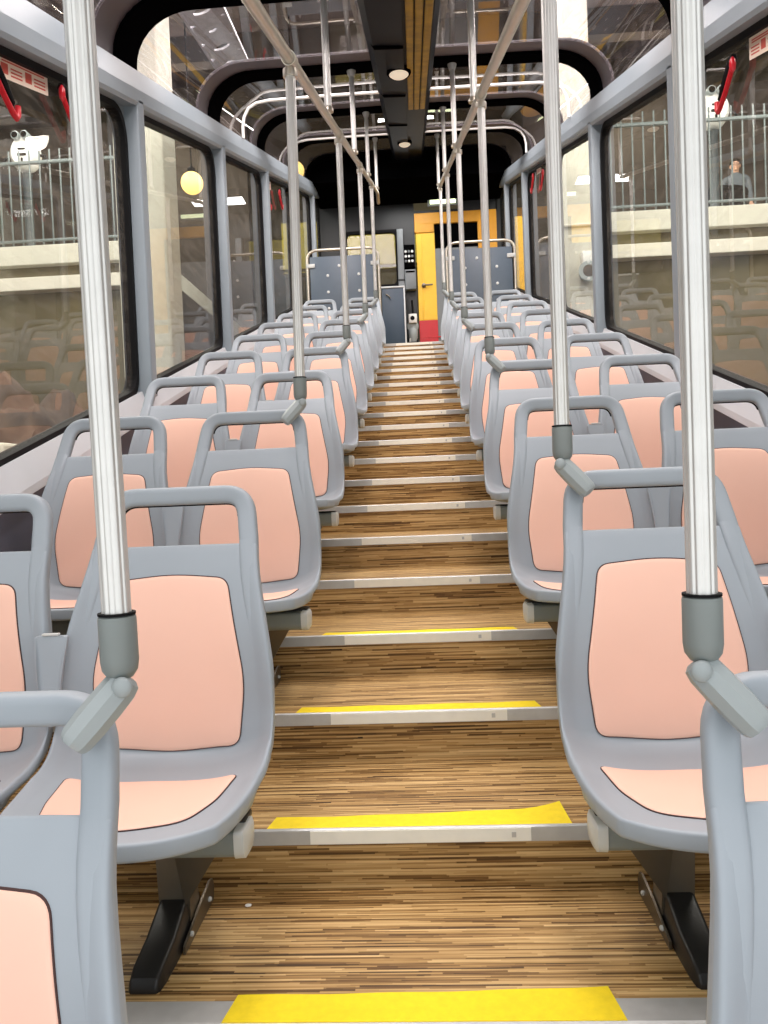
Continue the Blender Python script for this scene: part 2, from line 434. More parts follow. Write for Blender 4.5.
def make_seat():
    root = thing('tram_seat', 'x', 'seat')
    bm = N(); NU = 40
    grid = []
    LAM = [i/22 for i in range(22)] + [1+i/8 for i in range(8)] + [2+i/20 for i in range(21)]
    for lam in LAM:
        line = []
        for i in range(NU+1):
            u = -1+2*i/NU
            u = math.copysign(abs(u)**.85, u)
            x, y, z = surf(lam, u)
            rim = .005*sm(.86, .92, abs(u))
            t = min(1, max(0, lam-.85)/1.0)
            y -= rim*(1-t); z += rim*.6*t*sm(3, 2.6, lam)
            line.append(bm.verts.new((x, y, z)))
        grid.append(line)
    for a, b in zip(grid, grid[1:]):
        for i in range(NU): bm.faces.new((a[i], a[i+1], b[i+1], b[i]))
    o = obj('seat_shell', bm, M['shell'], root, True, 50)
    md = o.modifiers.new('s', 'SOLIDIFY'); md.thickness = .021; md.offset = -1
    mb = o.modifiers.new('b', 'BEVEL'); mb.width = .008; mb.segments = 3; mb.limit_method = 'ANGLE'; mb.angle_limit = math.radians(60)
    # make sure thickness goes behind / below
    applied(o)
    ys = sum(v.co.y for v in o.data.vertices if v.co.z > .4)/max(1, len([1 for v in o.data.vertices if v.co.z > .4]))
    o.data.polygons.foreach_set('use_smooth', [True]*len(o.data.polygons)); o.data.set_sharp_from_angle(angle=math.radians(50))
    for v in o.data.vertices:
        if v.co.y < -.24 and v.co.z < .17 and v.co.z < pan_z(max(-.2, min(.2, v.co.x)), max(YF+.01, v.co.y))-.008:
            v.co.z -= .013*sm(-.24, -.40, v.co.y)       # deeper front lip
        v.co.x = max(-.2495, min(.2495, v.co.x))
    # grab handle loop
    pts2 = rpoly([(-.194, .50), (-.178, .63), (-.163, .737), (.163, .737), (.178, .63), (.194, .50)], [.01, .3, .074, .074, .3, .01], 8)
    pts2 = pts2[9:-9]
    low = [Vector((wb(z)-.0225, z)) for z in (.38, .42, .46, .50, .54, .575)]
    pts2 = [Vector((-p.x, p.y)) for p in low] + pts2 + list(reversed(low))
    bm = N(); loops = []
    n = len(pts2)
    sec = rpoly([(-.0225, -.018), (.0225, -.018), (.0225, .018), (-.0225, .018)], .014, 4)
    for i, p in enumerate(pts2):
        a = pts2[max(0, i-1)]; b = pts2[min(n-1, i+1)]; t = (b-a).normalized(); nn = Vector((-t.y, t.x))
        k = 1
        yc = back_point(min(.17, abs(p.x)) if p.y > .6 else abs(p.x), p.y)+.018-(-.004+.011*sm(.38, .62, p.y))
        loops.append([(p.x+nn.x*c.x*k, yc+c.y*k, p.y+nn.y*c.x*k) for c in sec])
    rings(bm, loops)
    obj('grab_handle', bm, M['shell'], root, True, 60)
    bm = N(); ln = []
    for i, p in enumerate(pts2):
        if p.y < .640: continue
        a = pts2[i-1]; b = pts2[i+1]; t = (b-a).normalized(); nn = Vector((t.y, -t.x))
        q = p+nn*.0218
        ln.append((q.x, back_point(min(.17, abs(p.x)), p.y)+.017, q.y))
    tube(bm, ln, .0042, 8)  # thin dark tube along the inner edge of the loop
    obj('handle_inner_line', bm, M['dark'], root)['label'] = 'black line along the inner edge of the grab handle'
    # back pad
    ol = rpoly([(-.134, .539), (0, .551), (.134, .539), (.178, .31), (.161, .162), (0, .143), (-.161, .162), (-.178, .31)],
               [.034, .6, .034, .3, .036, .6, .036, .3], 6)
    ol = dense(ol)
    pl = lambda x, z, h: (x, back_point(x, z)-h, z)
    bp = obj('back_pad', pad_mesh(ol, pl, .0058), M['pad'], root, True, 70); bp['label'] = 'peach back pad'
    obj('seam', seam_mesh(ol, pl), M['seam'], bp)
    # seat pad
    ol = rpoly([(-.186, -.300), (0, -.290), (.186, -.300), (.172, -.42), (.140, -.530), (0, -.582), (-.140, -.530), (-.172, -.42)],
               [.014, .5, .014, .25, .07, .4, .07, .25], 6)
    ol = dense(ol)
    pl2 = lambda x, y, h: (x, y, pan_z(x, y)+h)
    sp = obj('seat_pad', pad_mesh(ol, pl2, .0052), M['pad'], root, True, 70); sp['label'] = 'peach seat pad'
    obj('seam', seam_mesh(ol, pl2), M['seam'], sp)
    return root
def make_stand(side):
    """grey bar under a pair, leg, brace, boot; side -1 left, +1 right; local origin at the row reference on the step line"""
    root = thing('seat_stand', 'x', 'seat stand')
    s = side
    ya = -.42; zb = .060
    bm = N()
    prof = rpoly([(-.040, -.030), (.040, -.030), (.040, .026), (-.040, .026)], [.026, .026, .010, .010], 5)
    rings(bm, [[(s*x, ya+p.x, zb+p.y) for p in prof] for x in (.350, 1.415)])
    obj('crossbar', bm, M['socket'], root)
    bm = N()
    rings(bm, [[(s*x, ya+p.x*k, zb+p.y*k) for p in prof] for x, k in ((.332, .8), (.337, 1.05), (.356, 1.08), (.356, 1.0))])
    obj('end_cap', bm, M['cap'], root)
    # post
    zf = -.1856
    bm = N(); rings(bm, [[(s*x, ya+y+o2, z) for x, y in ((.487, -.03), (.553, -.03), (.553, .03), (.487, .03))] for z, o2 in ((zf+.03, .115), (zb-.03, .10))])
    obj('leg', bm, M['post'], root, False)
    bm = N()   # brace plate from the post up to the bar end
    tri = [(.40, zb-.03), (.489, zb-.03), (.489, zb-.17)]
    rings(bm, [[(s*x, y+(.06 if z < 0 else 0), z) for x, z in tri] for y in (ya+.0, ya+.010)])
    obj('brace', bm, M['post'], root, False)
    bm = N()
    yq = ya; ya = -.305
    # boot: wedge running down the tread toward the aisle mouth
    lo = []
    for y, h, w in ((.075, .030, .026), (.06, .050, .030), (.02, .082, .033), (-.04, .078, .034), (-.12, .048, .035), (-.19, .036, .034), (-.215, .026, .031), (-.222, .012, .026)):
        sec = rpoly([(-w, 0), (w, 0), (w*.86, h), (-w*.86, h)], [.002, .002, .009, .009], 3)
        lo.append([(s*(.522)+p.x, ya+y, zf+p.y) for p in sec])
    rings(bm, lo)
    obj('foot', bm, M['boot'], root)
    bm = N()
    rings(bm, [[(s*x, ya+y, z) for y, z in ((.115, zf), (.12, zf+.03), (.11, zf+.05), (.09, zf+.055), (.03, zf+.045), (-.10, zf+.016), (-.10, zf))] for x in (.479, .484)])
    obj('foot_plate', bm, M['post'], root, False)
    for y in (.075, -.06):
        bm = N(); lathe(bm, [(.007, 0), (.007, .004), (.004, .006)], (0, 0, 0), 10, 'X')
        for v in bm.verts: v.co = Vector((s*(.479 - v.co.x), ya+y+v.co.y*.8, zf+.020+v.co.z*.8))
        obj('bolt', bm, M['cap'], root)
    bm = N(); box(bm, *sorted((s*.342, s*.43)), -.42, -.355, .076, .092, .005)
    obj('end_block', bm, M['boot'], root)
    return root
def make_spacer(side, seat):
    """V-shaped moulded piece filling the gap between the two shells of a pair; part of the aisle seat"""
    s = side
    bm = N()
    ol = rpoly([(-.040, .43), (.040, .43), (.017, .23), (-.017, .23)], [.008, .008, .013, .013], 4)
    ol = dense(ol)
    fy = lambda z: surf((ZTOP-z)/(ZTOP-ZC), .97)[1]-.019
    rings(bm, [[(s*.257+p[0]*k, fy(p[1])+d, p[1]) for p in ol] for k, d in ((1, 0), (1, -.008), (.86, -.011))])
    sp = obj('spacer_panel', bm, M['shell'], seat, True, 30)
    bm = N(); box(bm, -.020, .020, fy(.43)-.014, fy(.43)-.002, .4305, .436, .002)
    for v in bm.verts: v.co.x += s*.257
    obj('tab', bm, M['cap'], sp)
seat0 = make_seat(); spacers = {}
stands = {-1: make_stand(-1), 1: make_stand(1)}
used = {-1: False, 1: False}
SN = {-1: 'left', 1: 'right'}
for r in range(10):
    y = ROW0 + PITCH*r; z = zl(y)
    for s in (-1, 1):
        for pos, x in (('aisle', .57 if s < 0 else .564), ('window', 1.084 if s < 0 else 1.074)):
            if r == 0 and pos == 'window': continue
            o = copy_tree(seat0)
            o.location = (s*x, y, z)
            if pos == 'aisle':
                if s in spacers:
                    c = copy_tree(spacers[s], o)
                else:
                    make_spacer(s, o); spacers[s] = [c for c in o.children if c.name.startswith('spacer')][0]
            o['label'] = f'grey seat with peach pads, {SN[s]} block {pos} side, {ORD[r]} row up the aisle'
            o['group'] = f'tram seats in the {SN[s]} block'
        o = copy_tree(stands[s]) if used[s] else stands[s]; used[s] = True
        o.location = (0, y, z)
        o['label'] = f'grey bar and black-footed leg under the {SN[s]} seats, {ORD[r]} row up the aisle'
        o['group'] = f'seat stands of the {SN[s]} block'

for o in list(seat0.children):
    for c in list(o.children): bpy.data.objects.remove(c)
    bpy.data.objects.remove(o)
bpy.data.objects.remove(seat0)
# ------------------------------------------------------------------ poles, rails, hangers
ZR = 2.0             # rail height above the step line
XR = {-1: .377, 1: .374}
def fluted(bm, z0, z1, r=.0184, n=110, lean=0):
    lo = []
    for z in (z0, z1):
        l = []
        for i in range(n):
            a = 2*math.pi*i/n
            q = r*(1-.075*(.5+.5*math.cos(11*a+.4))**3)
            l.append((q*math.cos(a), q*math.sin(a), z))
        lo.append(l)
    rings(bm, lo); return bm
def make_pole(s, r, bottom):
    y = ROW0+PITCH*r; z = zl(y)
    root = thing('grab_pole', 'x', 'pole', (s*XR[s], y-.036, z), 'fluted poles clamped to the seats')
    dy = .036; top = ZR+T*-.036
    bm = N(); fluted(bm, bottom-.01, top-.034)
    obj('tube', bm, M['steel'], root, True, 60)
    bm = N(); lathe(bm, [(.0205, top-.062), (.0248, top-.062), (.0258, top-.057), (.0258, top-.036), (.0205, top-.034)], n=24)
    fr_ = frames([(0, -.036, top-T*.036), (0, .036, top+T*.036)])
    lp = lambda r: [[p+a_*r*math.cos(2*math.pi*i/20)+b_*r*math.sin(2*math.pi*i/20) for i in range(20)] for p, a_, b_ in fr_]
    o_, i_ = lp(.0258), lp(.0222)
    rings(bm, [o_[0], o_[1], i_[1], i_[0], o_[0]], True, False); bmesh.ops.remove_doubles(bm, verts=bm.verts[:], dist=1e-6)
    obj('rail_clamp', bm, M['railsteel'], root)
    b = bottom
    bm = N(); lathe(bm, [(.0, b+.003), (.020, b+.003), (.0232, b+.001), (.0240, b-.002), (.0240, b-.056), (.0222, b-.068), (.016, b-.077), (.008, b-.081)], n=28)
    so = obj('socket', bm, M['socket'], root)
    bm = N(); lathe(bm, [(.019, b+.003), (.0236, b+.003), (.0236, b+.006), (.019, b+.006)], n=28)
    obj('collar_ring', bm, M['dark'], so)
    # arm from the ball under the socket down to the handle loop
    A = Vector((0, -.002, b-.090)); B = Vector((s*.052, -.031, b-.152))
    d = (B-A).normalized()
    bm = N()
    pts = [A-d*.016, A-d*.012, A, A.lerp(B, .3), A.lerp(B, .65), A.lerp(B, .92), B, B+d*.004]
    tube(bm, pts, 1, 9, [.012, .019, .0225, .0235, .0235, .022, .020, .017])
    ar = obj('clamp_arm', bm, M['clamp'], root, True, 25)
    bm = N(); bmesh.ops.create_uvsphere(bm, u_segments=16, v_segments=10, radius=.0135)
    for v in bm.verts: v.co = Vector((v.co.x, v.co.y*.6, v.co.z)) + A + Vector((-s*.010, -.020, .004))
    obj('screw_cap', bm, M['clamp'], ar)
    lean = {(-1, 0): .013, (1, 0): .002, (1, 1): .003, (-1, 2): -.014}.get((s, r), 0)
    if lean:      # this pole leans a little inward towards its foot
        for c in [c for c in root.children] + [g for c in root.children for g in c.children]:
            for v in c.data.vertices: v.co.x -= s*lean*(1-(v.co.z-bottom)/(ZR-bottom))
    return root
for s, rows in ((-1, (0, 2, 4, 6, 8)), (1, (0, 1, 3, 5, 7, 9))):
    for r in rows:
        o = make_pole(s, r, .863)
        o['label'] = f'fluted steel pole rising from the {SN[s]} aisle seat of the {ORD[r]} row'
for s in (-1, 1):
    root = thing('handrail', f'long steel handrail running overhead along the {SN[s]} side of the aisle', 'handrail', (s*XR[s], 0, 0), 'overhead handrails')
    bm = N(); pts = [(0, y, zl(y)+ZR) for y in (-.4, 3, 6, 9.6)]
    if s < 0: pts += [(0, 9.75, zl(9.75)+ZR-.02), (0, 9.9, zl(9.9)+ZR-.12)]
    tube(bm, pts, .0205, 16)
    obj('rail_tube', bm, M['railsteel'], root)
    for y in (1.75, 4.75, 7.9):
        bm = N(); tube(bm, [(0, y-.05, zl(y-.05)+ZR), (0, y+.05, zl(y+.05)+ZR)], .0225, 16)
        obj('joint_sleeve', bm, M['railsteel'], root)
RIBS = [2.30, 4.14, 5.98, 7.82, 9.66, 11.50]
for s in (-1, 1):
    for i, y in enumerate(RIBS[:5]):
        if i == 0: continue
        root = thing('rail_hanger', f'short steel hanger pole holding the {SN[s]} handrail, {ORD[i-1]} up the aisle', 'hanger pole',
                     (s*XR[s], y-.05, zl(y-.05)), 'hangers of the overhead handrails')
        bm = N(); fluted(bm, ZR+.036, 2.625, .0185)
        obj('tube', bm, M['steel'], root, True, 60)
        bm = N(); lathe(bm, [(.022, 2.60), (.03, 2.625), (.034, 2.640)], n=20)
        obj('top_flange', bm, M['steel'], root)
        bm = N(); lathe(bm, [(.018, ZR+.031), (.027, ZR+.033), (.027, ZR+.048), (.021, ZR+.058)], n=20)
        obj('rail_clamp', bm, M['railsteel'], root)

# ------------------------------------------------------------------ side walls, windows, pillars, beams
BAYS = [.46] + RIBS
YE = 12.75
for s, nm in ((-1, 'left'), (1, 'right')):
    bm = N(); sbox(bm, *sorted((s*1.44, s*1.50)), -.5, YE, -.75, .61)
    struct(f'wall_{nm}', bm, M['wallpanel'])
    bm = N()
    prof = [(1.45, .640), (1.428, .640), (1.392, .535), (1.390, .505), (1.40, .498), (1.45, .498)]
    rings(bm, [[(s*x, y, zl(y)+h) for x, h in prof] for y in (-.5, YE)])
    struct(f'window_sill_{nm}', bm, M['ledge'])
    bm = N()
    prof = [(1.50, 2.13), (1.385, 2.13), (1.375, 2.15), (1.375, 2.215), (1.40, 2.33), (1.50, 2.33)]
    rings(bm, [[(s*x, y, zl(y)+h) for x, h in prof] for y in (-.5, YE)])
    struct(trim(), bm, M['frame'])
    for y in BAYS:
        bm = N()
        ol = rpoly([(1.50, y-.055), (1.375, y-.045), (1.375, y+.045), (1.50, y+.055)], [.002, .012, .012, .002], 3)
        lo = []
        for h in (.60, 2.16):
            lo.append([(s*p[0], p[1], zl(p[1])+h) for p in ol])
        rings(bm, lo)
        struct(trim(), bm, M['frame'], None, True)
nw = 0
for s, nm in ((-1, 'left'), (1, 'right')):
    for ya, yb_ in zip(BAYS, BAYS[1:] + [YE]):
        nw += 1
        a, b = ya+.03, yb_-.03
        def par(m_, rad, lo=.60, hi=2.16):
            pts = [(a+m_, zl(a+m_)+lo+m_), (b-m_, zl(b-m_)+lo+m_), (b-m_, zl(b-m_)+hi-m_), (a+m_, zl(a+m_)+hi-m_)]
            return rpoly(pts, rad, 7)
        root = bpy.data.objects.new(f'window_{nw}', None); link(root); root['kind'] = 'structure'
        bm = N(); ring_solid(bm, par(0, .001), par(.03, .16), s*1.452, s*1.495); obj('window_frame', bm, M['frame'], root, False)
        bm = N(); ring_solid(bm, par(.028, .162), par(.062, .13), s*1.436, s*1.498); obj('gasket', bm, M['dark'], root, False)
        bm = N(); g = par(.055, .135)
        rings(bm, [[(x, p[0], p[1]) for p in g] for x in (s*1.462, s*1.468)]); obj('window_pane', bm, M['glass'], root, False)
# roof
def roof(off=0):
    pts = [(1.445-off, 2.30), (1.445-off, 2.36)]
    for i in range(1, 10):
        a = i/9*math.pi/2
        pts.append((1.10+(.345-off)*math.cos(a), 2.36+(.31-off)*math.sin(a)))
    pts += [(.7, 2.675-off), (.19, 2.68-off)]
    return pts
for s, nm in ((-1, 'left'), (1, 'right')):
    for y in RIBS:
        for y0_, y1_, m_, o_, nm2 in ((y-.20, y+.09, 'black', .028, 'roof_rib'), (y-.46, y-.20, 'frit' if y < 11 else 'black', .006, 'roof_band')):
            bm = N()
            A, B = roof(o_), roof(-.012)
            lo = []
            for yy in (y0_, y1_):
                lo.append([(s*x, yy, zl(yy)+h) for x, h in A] + [(s*x, yy, zl(yy)+h) for x, h in reversed(B)])
            rings(bm, lo)
            o = struct(trim(), bm, M[m_], None, True)
    for ya, yb_ in zip(BAYS, BAYS[1:] + [YE]):
        nw += 1
        bm = N(); A, B = roof(.004), roof(-.004)
        lo = []
        for yy in (ya+.09, (yb_-.46) if yb_ != YE else YE):
            lo.append([(s*x, yy, zl(yy)+h) for x, h in A] + [(s*x, yy, zl(yy)+h) for x, h in reversed(B)])
        rings(bm, lo)
        o = struct(f'window_{nw}', bm, M['roofglass'], None, True)
# thin hoop pipes under the roof glass
for i, y in enumerate((6.75, 9.25)):
    bm = N(); pts = []
    side = [(1.385, 2.32), (1.385, 2.42), (1.37, 2.50), (1.33, 2.57), (1.26, 2.61), (1.15, 2.625), (.6, 2.632)]
    pts = [(-x, y, zl(y)+h) for x, h in side] + [(x, y, zl(y)+h) for x, h in reversed(side)]
    tube(bm, pts, .0125, 10)
    o = obj('hoop_pipe', bm, M['white'])
    tag(o, 'thin white hoop pipe under the roof glass, ' + ('the nearer of two' if i == 0 else 'the farther of two'), 'pipe', 'hoop pipes under the roof')
# central spine
bm = N()
prof = [(-.205, 2.70), (-.215, 2.64), (-.17, 2.575), (.02, 2.565), (.02, 2.70)]
rings(bm, [[(x, y, zl(y)+h) for x, h in prof] for y in (-.5, 11.5)])
prof = [(.02, 2.70), (.02, 2.59), (.20, 2.59), (.235, 2.64), (.225, 2.70)]
rings(bm, [[(x, y, zl(y)+h) for x, h in prof] for y in (-.5, 11.5)])
sp = struct('ceiling', bm, M['navyblack'], None, True)
for j, x in enumerate((.040, .093, .146)):  # gold-coloured strips stand in for a yellow reflection in the glossy spine
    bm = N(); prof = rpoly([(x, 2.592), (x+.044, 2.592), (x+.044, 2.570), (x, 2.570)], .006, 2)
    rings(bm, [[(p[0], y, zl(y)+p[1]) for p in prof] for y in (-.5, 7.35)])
    obj('gold_reflection', bm, M['gold'], sp)['label'] = 'gold-brown strip imitating a lengthwise reflection'
for y in (3.4, 5.0, 6.6, 8.2):
    bm = N(); prof = rpoly([(-.19, 2.60), (.02, 2.578), (.02, 2.555), (-.16, 2.560)], .006, 2)
    rings(bm, [[(p[0], yy, zl(yy)+p[1]) for p in prof] for yy in (y-.02, y+.02)])
    obj('joint_strap', bm, M['black'], sp)
for i, (y, zz) in enumerate(((5.70, 2.565), (9.6, 2.565))):
    root = thing('ceiling_light', 'round flush ceiling light with a black rim on the roof spine, ' + ('the nearer one' if i == 0 else 'the far dim one'), 'light', (-.02, y, zl(y)+zz), 'roof spine lights')
    bm = N(); lathe(bm, [(.085, .012), (.088, -.01), (.08, -.022), (.07, -.024), (.07, .012)], n=32)
    obj('rim', bm, M['black'], root)
    bm = N(); lathe(bm, [(.07, -.01), (.07, -.022), (.055, -.034), (.03, -.041), (.004, -.043)], n=32)
    obj('diffuser', bm, M['disc'], root)

# ------------------------------------------------------------------ stickers and hammers on the side glass
def sticker(s, y0, y1, h, zc, label):
    root = thing('warning_sticker', label, 'sticker', (s*1.4605, y0, zc), 'warning stickers on the windows')
    L = y1-y0
    def rect(ya, yb2, za, zb2, d):
        bm = N()
        vs = []
        for x in (0, -s*d):
            vs.append([(x, y, z+T*y) for y, z in ((ya, za), (yb2, za), (yb2, zb2), (ya, zb2))])
        rings(bm, vs); return bm
    obj('backing', rect(0, L, -h/2, h/2, .0012), M['sticker'], root, False)
    for f in (.06, .52):
        obj('red_symbol', rect(L*f, L*(f+.13), -h*.32, h*.10, .0018), M['stickred'], root, False)
    for k, z in enumerate((.30, .20, -.02, -.16, -.30)):
        for f in ((.08, .92),) if k < 2 else ((.24, .46), (.70, .94)):
            obj('red_line', rect(L*f[0], L*f[1], h*z-.004, h*z+.002, .0018), M['stickred'], root, False)
    return root
sticker(-1, 2.84, 3.24, .095, 2.535, 'cream sticker with red print at the top of the nearest left window')
sticker(1, 3.06, 3.38, .095, 2.585, 'cream sticker with red print at the top of the nearest right window')
sticker(-1, 8.10, 8.40, .085, 4.10, 'small cream sticker at the top of a far left window above two red hammers')
sticker(1, 8.72, 9.02, .085, 4.33, 'small cream sticker at the top of a far right window above two red hammers')
def hammer(s, y, z, label, flip=1):
    root = thing('emergency_hammer', label, 'emergency hammer', (s*1.42, y, z), 'emergency hammers on the windows')
    bm = N(); tube(bm, [(s*.006, flip*y_, z_) for y_, z_ in ((.085, .075), (.075, .072), (.0, .012), (-.055, -.038), (-.064, -.044))], 1, 8, [.012, .020, .021, .019, .010])
    obj('holder', bm, M['dark'], root)
    f = flip
    bm = N(); tube(bm, [(0, f*.085, -.008-.055+.1), (0, f*.06, .012), (0, 0, -.035), (0, -f*.06, -.072), (0, -f*.085, -.080), (0, -f*.097, -.064), (0, -f*.098, -.03)], .011, 10)
    obj('handle', bm, M['hammer'], root)
    bm = N(); lathe(bm, [(.003, -.034), (.012, -.02), (.014, 0), (.012, .02), (.003, .034)], (0, f*.085, .04), 12)
    obj('head', bm, M['hammer'], root)
hammer(-1, 2.80, 2.43, 'red hammer in black holder cut by the left edge of the photo', -1)
hammer(-1, 3.37, 2.60, 'red hammer in black holder half hidden behind the nearest left pole', -1)
hammer(1, 3.54, 2.62, 'red hammer in black holder on the nearest right window', -1)
hammer(-1, 8.05, 3.93, 'red hammer on the far left window, the nearer of that pair', -1)
hammer(-1, 8.78, 4.19, 'red hammer on the far left window, the farther of that pair', -1)
hammer(1, 8.45, 4.11, 'red hammer on the far right window, the nearer of that pair', -1)
hammer(1, 9.12, 4.33, 'red hammer on the far right window, the farther of that pair', -1)

# ------------------------------------------------------------------ partition screens at the top of the seating
def screen(x0, x1, label):
    y = 10.1; zt, zb = 4.0, 3.05
    root = thing('partition_screen', label, 'partition', ((x0+x1)/2, y, zb), 'partition screens')
    w = (x1-x0)/2; h = zt-zb
    bm = N(); pts = rpoly([(-w, -.55), (-w, h), (w, h), (w, -.55)], [.01, .14, .14, .01], 6)
    tube(bm, [(p[0], 0, p[1]) for p in pts[7:-7]] if False else [(-w, 0, -.20)]+[(p[0], 0, p[1]) for p in pts[7:-7]]+[(w, 0, -.20)], .018, 12)
    obj('frame_tube', bm, M['railsteel'], root)
    bm = N(); box(bm, -w+.035, w-.035, -.008, .008, -.12, h-.085, .003)
    obj('panel', bm, M['screen'], root)
    for x in (-w+.045, w-.045):
        for z in (.16, h-.20):
            bm = N(); box(bm, x-.055, x+.055, -.026, .026, z-.025, z+.025, .006); obj('clamp_plate', bm, M['cap'], root)
    for x, z in ((-.20, .20), (-.20, .41), (-.20, .62), (.20, .20), (.20, .41), (.20, .62), (-.05, .74)):
        bm = N(); lathe(bm, [(.018, -.008), (.018, -.014), (.011, -.019)], (x, 0, z), 14, 'Y'); obj('bolt', bm, M['bolt'], root)
screen(-1.335, -.415, 'slate partition screen with white bolts behind the last left seats')
screen(.455, 1.32, 'slate partition screen with white bolts behind the last right seats')

# ------------------------------------------------------------------ upper end of the car
BEFORE = set(bpy.data.objects)
ZF = 21*RISE
EW = 12.62
bm = N()
box(bm, -1.51, -1.13, EW, EW+.1, ZF, 6.2); box(bm, -1.13, -.27, EW, EW+.1, ZF, 4.12); box(bm, -1.13, -.27, EW, EW+.1, 5.03, 6.2)
box(bm, -.27, .0, EW, EW+.1, ZF, 6.2); box(bm, 0, 1.32, EW, EW+.1, 5.62, 6.2); box(bm, 0, 1.32, EW, EW+.1, 5.25, 5.30); box(bm, 1.30, 1.37, EW, EW+.1, ZF, 6.2)
box(bm, .72, 1.32, EW, EW+.1, 5.30, 5.62)
struct('wall_back', bm, M['dgrey'])
bm = N(); box(bm, -1.50, 1.37, 11.6, 12.62, 5.42, 5.48); box(bm, -1.50, 1.37, 11.56, 11.6, 5.42, 5.80)
struct('ceiling_end', bm, M['black'])
nw += 1
root = bpy.data.objects.new(f'window_{nw}', None); link(root); root['kind'] = 'structure'
def pout(m_, r): return rpoly([(-1.13+m_, 4.12+m_), (-.27-m_, 4.12+m_), (-.27-m_, 5.03-m_), (-1.13+m_, 5.03-m_)], r, 5)
bm = N(); ring_solid(bm, pout(0, .02), pout(.045, .07), EW-.02, EW+.05)
for v in bm.verts: v.co = Vector((v.co.y, v.co.x, v.co.z))
obj('window_frame', bm, M['dark'], root, False)
bm = N(); rings(bm, [[(p[0], yy, p[1]) for p in pout(.04, .07)] for yy in (EW+.03, EW+.036)])
obj('window_pane', bm, M['glass'], root, False)
# yellow doorway
root = bpy.data.objects.new('door_1', None); link(root); root['kind'] = 'structure'
bm = N(); box(bm, 0, 1.30, EW-.04, EW+.06, 5.075, 5.25, .006); box(bm, 0, .31, EW-.04, EW+.06, 4.945, 5.08, .006); box(bm, 1.0, 1.30, EW-.04, EW+.06, ZF, 5.08, .006)
obj('door_frame', bm, M['ochre'], root, False)
bm = N(); box(bm, .02, .315, EW-.02, EW+.03, 3.56, 4.945, .006)
box(bm, .09, .115, EW-.032, EW-.018, 3.56, 4.93, .004)
lf = obj('door_leaf', bm, M['yellow'], root, False)
bm = N(); box(bm, .02, .315, EW-.024, EW+.03, ZF+.16, 3.56, .004); box(bm, .02, .36, EW-.03, EW-.02, 3.28, 3.30, .002)
obj('kick_plate', bm, M['red'], lf, False)
bm = N(); box(bm, .02, .315, EW-.03, EW+.02, ZF, ZF+.16, .004); obj('bottom_strip', bm, M['white'], lf, False)
bm = N(); lathe(bm, [(.035, 0), (.035, -.02), (.02, -.03)], (.115, EW-.03, 4.11), 16, 'Y'); tube(bm, [(.115, EW-.075, 4.11), (.19, EW-.085, 4.105), (.255, EW-.08, 4.11)], .013, 10); tube(bm, [(.115, EW-.05, 4.11), (.115, EW-.08, 4.11)], .014, 10)
obj('door_handle', bm, M['post'], lf)
bm = N(); box(bm, .315, 1.0, EW-.01, EW+.04, ZF, 4.69, .004); obj('side_panel', bm, M['mgrey'], root, False)
bm = N(); box(bm, .315, 1.0, EW+.0, EW+.03, 4.69, 5.075, .004); obj('dark_pane', bm, M['black'], root, False)
# wall lamp seen through the gap above the door
root = thing('strip_light', 'small lit strip light above the yellow door at the far end', 'light', (.46, EW-.09, 5.38))
bm = N(); box(bm, -.24, .24, -.03, .03, -.06, .10, .008); obj('housing', bm, M['mgrey'], root)
bm = N(); tube(bm, [(-.20, -.045, 0), (.20, -.045, 0)], .03, 12); obj('tube', bm, M['tube'], root)
# driver's corner
root = thing('control_panel', 'black control panel with rows of white round buttons beside the yellow door', 'control panel', (-.10, EW-.05, 4.57))
bm = N(); box(bm, -.095, .085, -.05, .05, -.18, .18, .008); obj('housing', bm, M['black'], root)
for i in range(3):
    for j in range(3):
        bm = N(); lathe(bm, [(.020, -.05), (.020, -.058), (.012, -.062)], (-.055+.052*i, 0, -.08+.075*j), 14, 'Y'); obj('button', bm, M['bolt'] if (i+j) % 3 else M['mgrey'], root)
root = thing('grey_column_post', 'upright grey post between the far left window and the control panel', 'post', (-.235, EW-.07, ZF))
bm = N(); box(bm, -.05, .05, -.04, .06, 0, 2.1, .01); obj('post_body', bm, M['mgrey'], root)
bm = N(); box(bm, -.056, .056, -.048, .062, 1.28, 1.31, .003); obj('band', bm, M['dgrey'], root)
root = thing('equipment_box', 'grey equipment box mounted under the black control panel', 'box', (-.09, EW-.08, 4.2))
bm = N(); box(bm, -.09, .085, -.06, .08, -.16, .15, .01); obj('housing', bm, M['mgrey'], root)
bm = N(); box(bm, -.075, .07, -.066, -.058, .10, .125, .002); obj('slot', bm, M['black'], root)
root = thing('driver_cabinet', 'navy cabinet with pale top edge below the far left end window', 'cabinet', (-.37, 12.25, ZF))
bm = N(); box(bm, -.17, .17, -.2, .33, 0, 1.06, .01); obj('body', bm, M['navy'], root)
bm = N(); box(bm, -.185, .185, -.215, .33, 1.06, 1.085, .006); obj('top', bm, M['ledge'], root)
bm = N(); box(bm, .165, .185, -.215, -.195, 0, 1.06, .003); obj('edge_trim', bm, M['ledge'], root)
bm = N(); tube(bm, [(-.10, -.2, .96), (-.10, -.23, .96), (-.06, -.235, .93), (-.04, -.23, .90)], .010, 8); obj('handle', bm, M['post'], root)
root = thing('brake_stand', 'grey metal brake stand with levers between navy cabinet and yellow door', 'brake stand', (-.085, 12.35, ZF))
bm = N(); lathe(bm, [(.085, 0), (.085, .03), (.055, .06), (.05, .30), (.07, .34), (.075, .46), (.05, .50)], n=24); obj('pedestal', bm, M['clamp'], root)
bm = N(); lathe(bm, [(.075, -.03), (.09, -.02), (.09, .02), (.075, .03)], (0, -.02, .52), 24, 'Y'); obj('wheel', bm, M['clamp'], root)
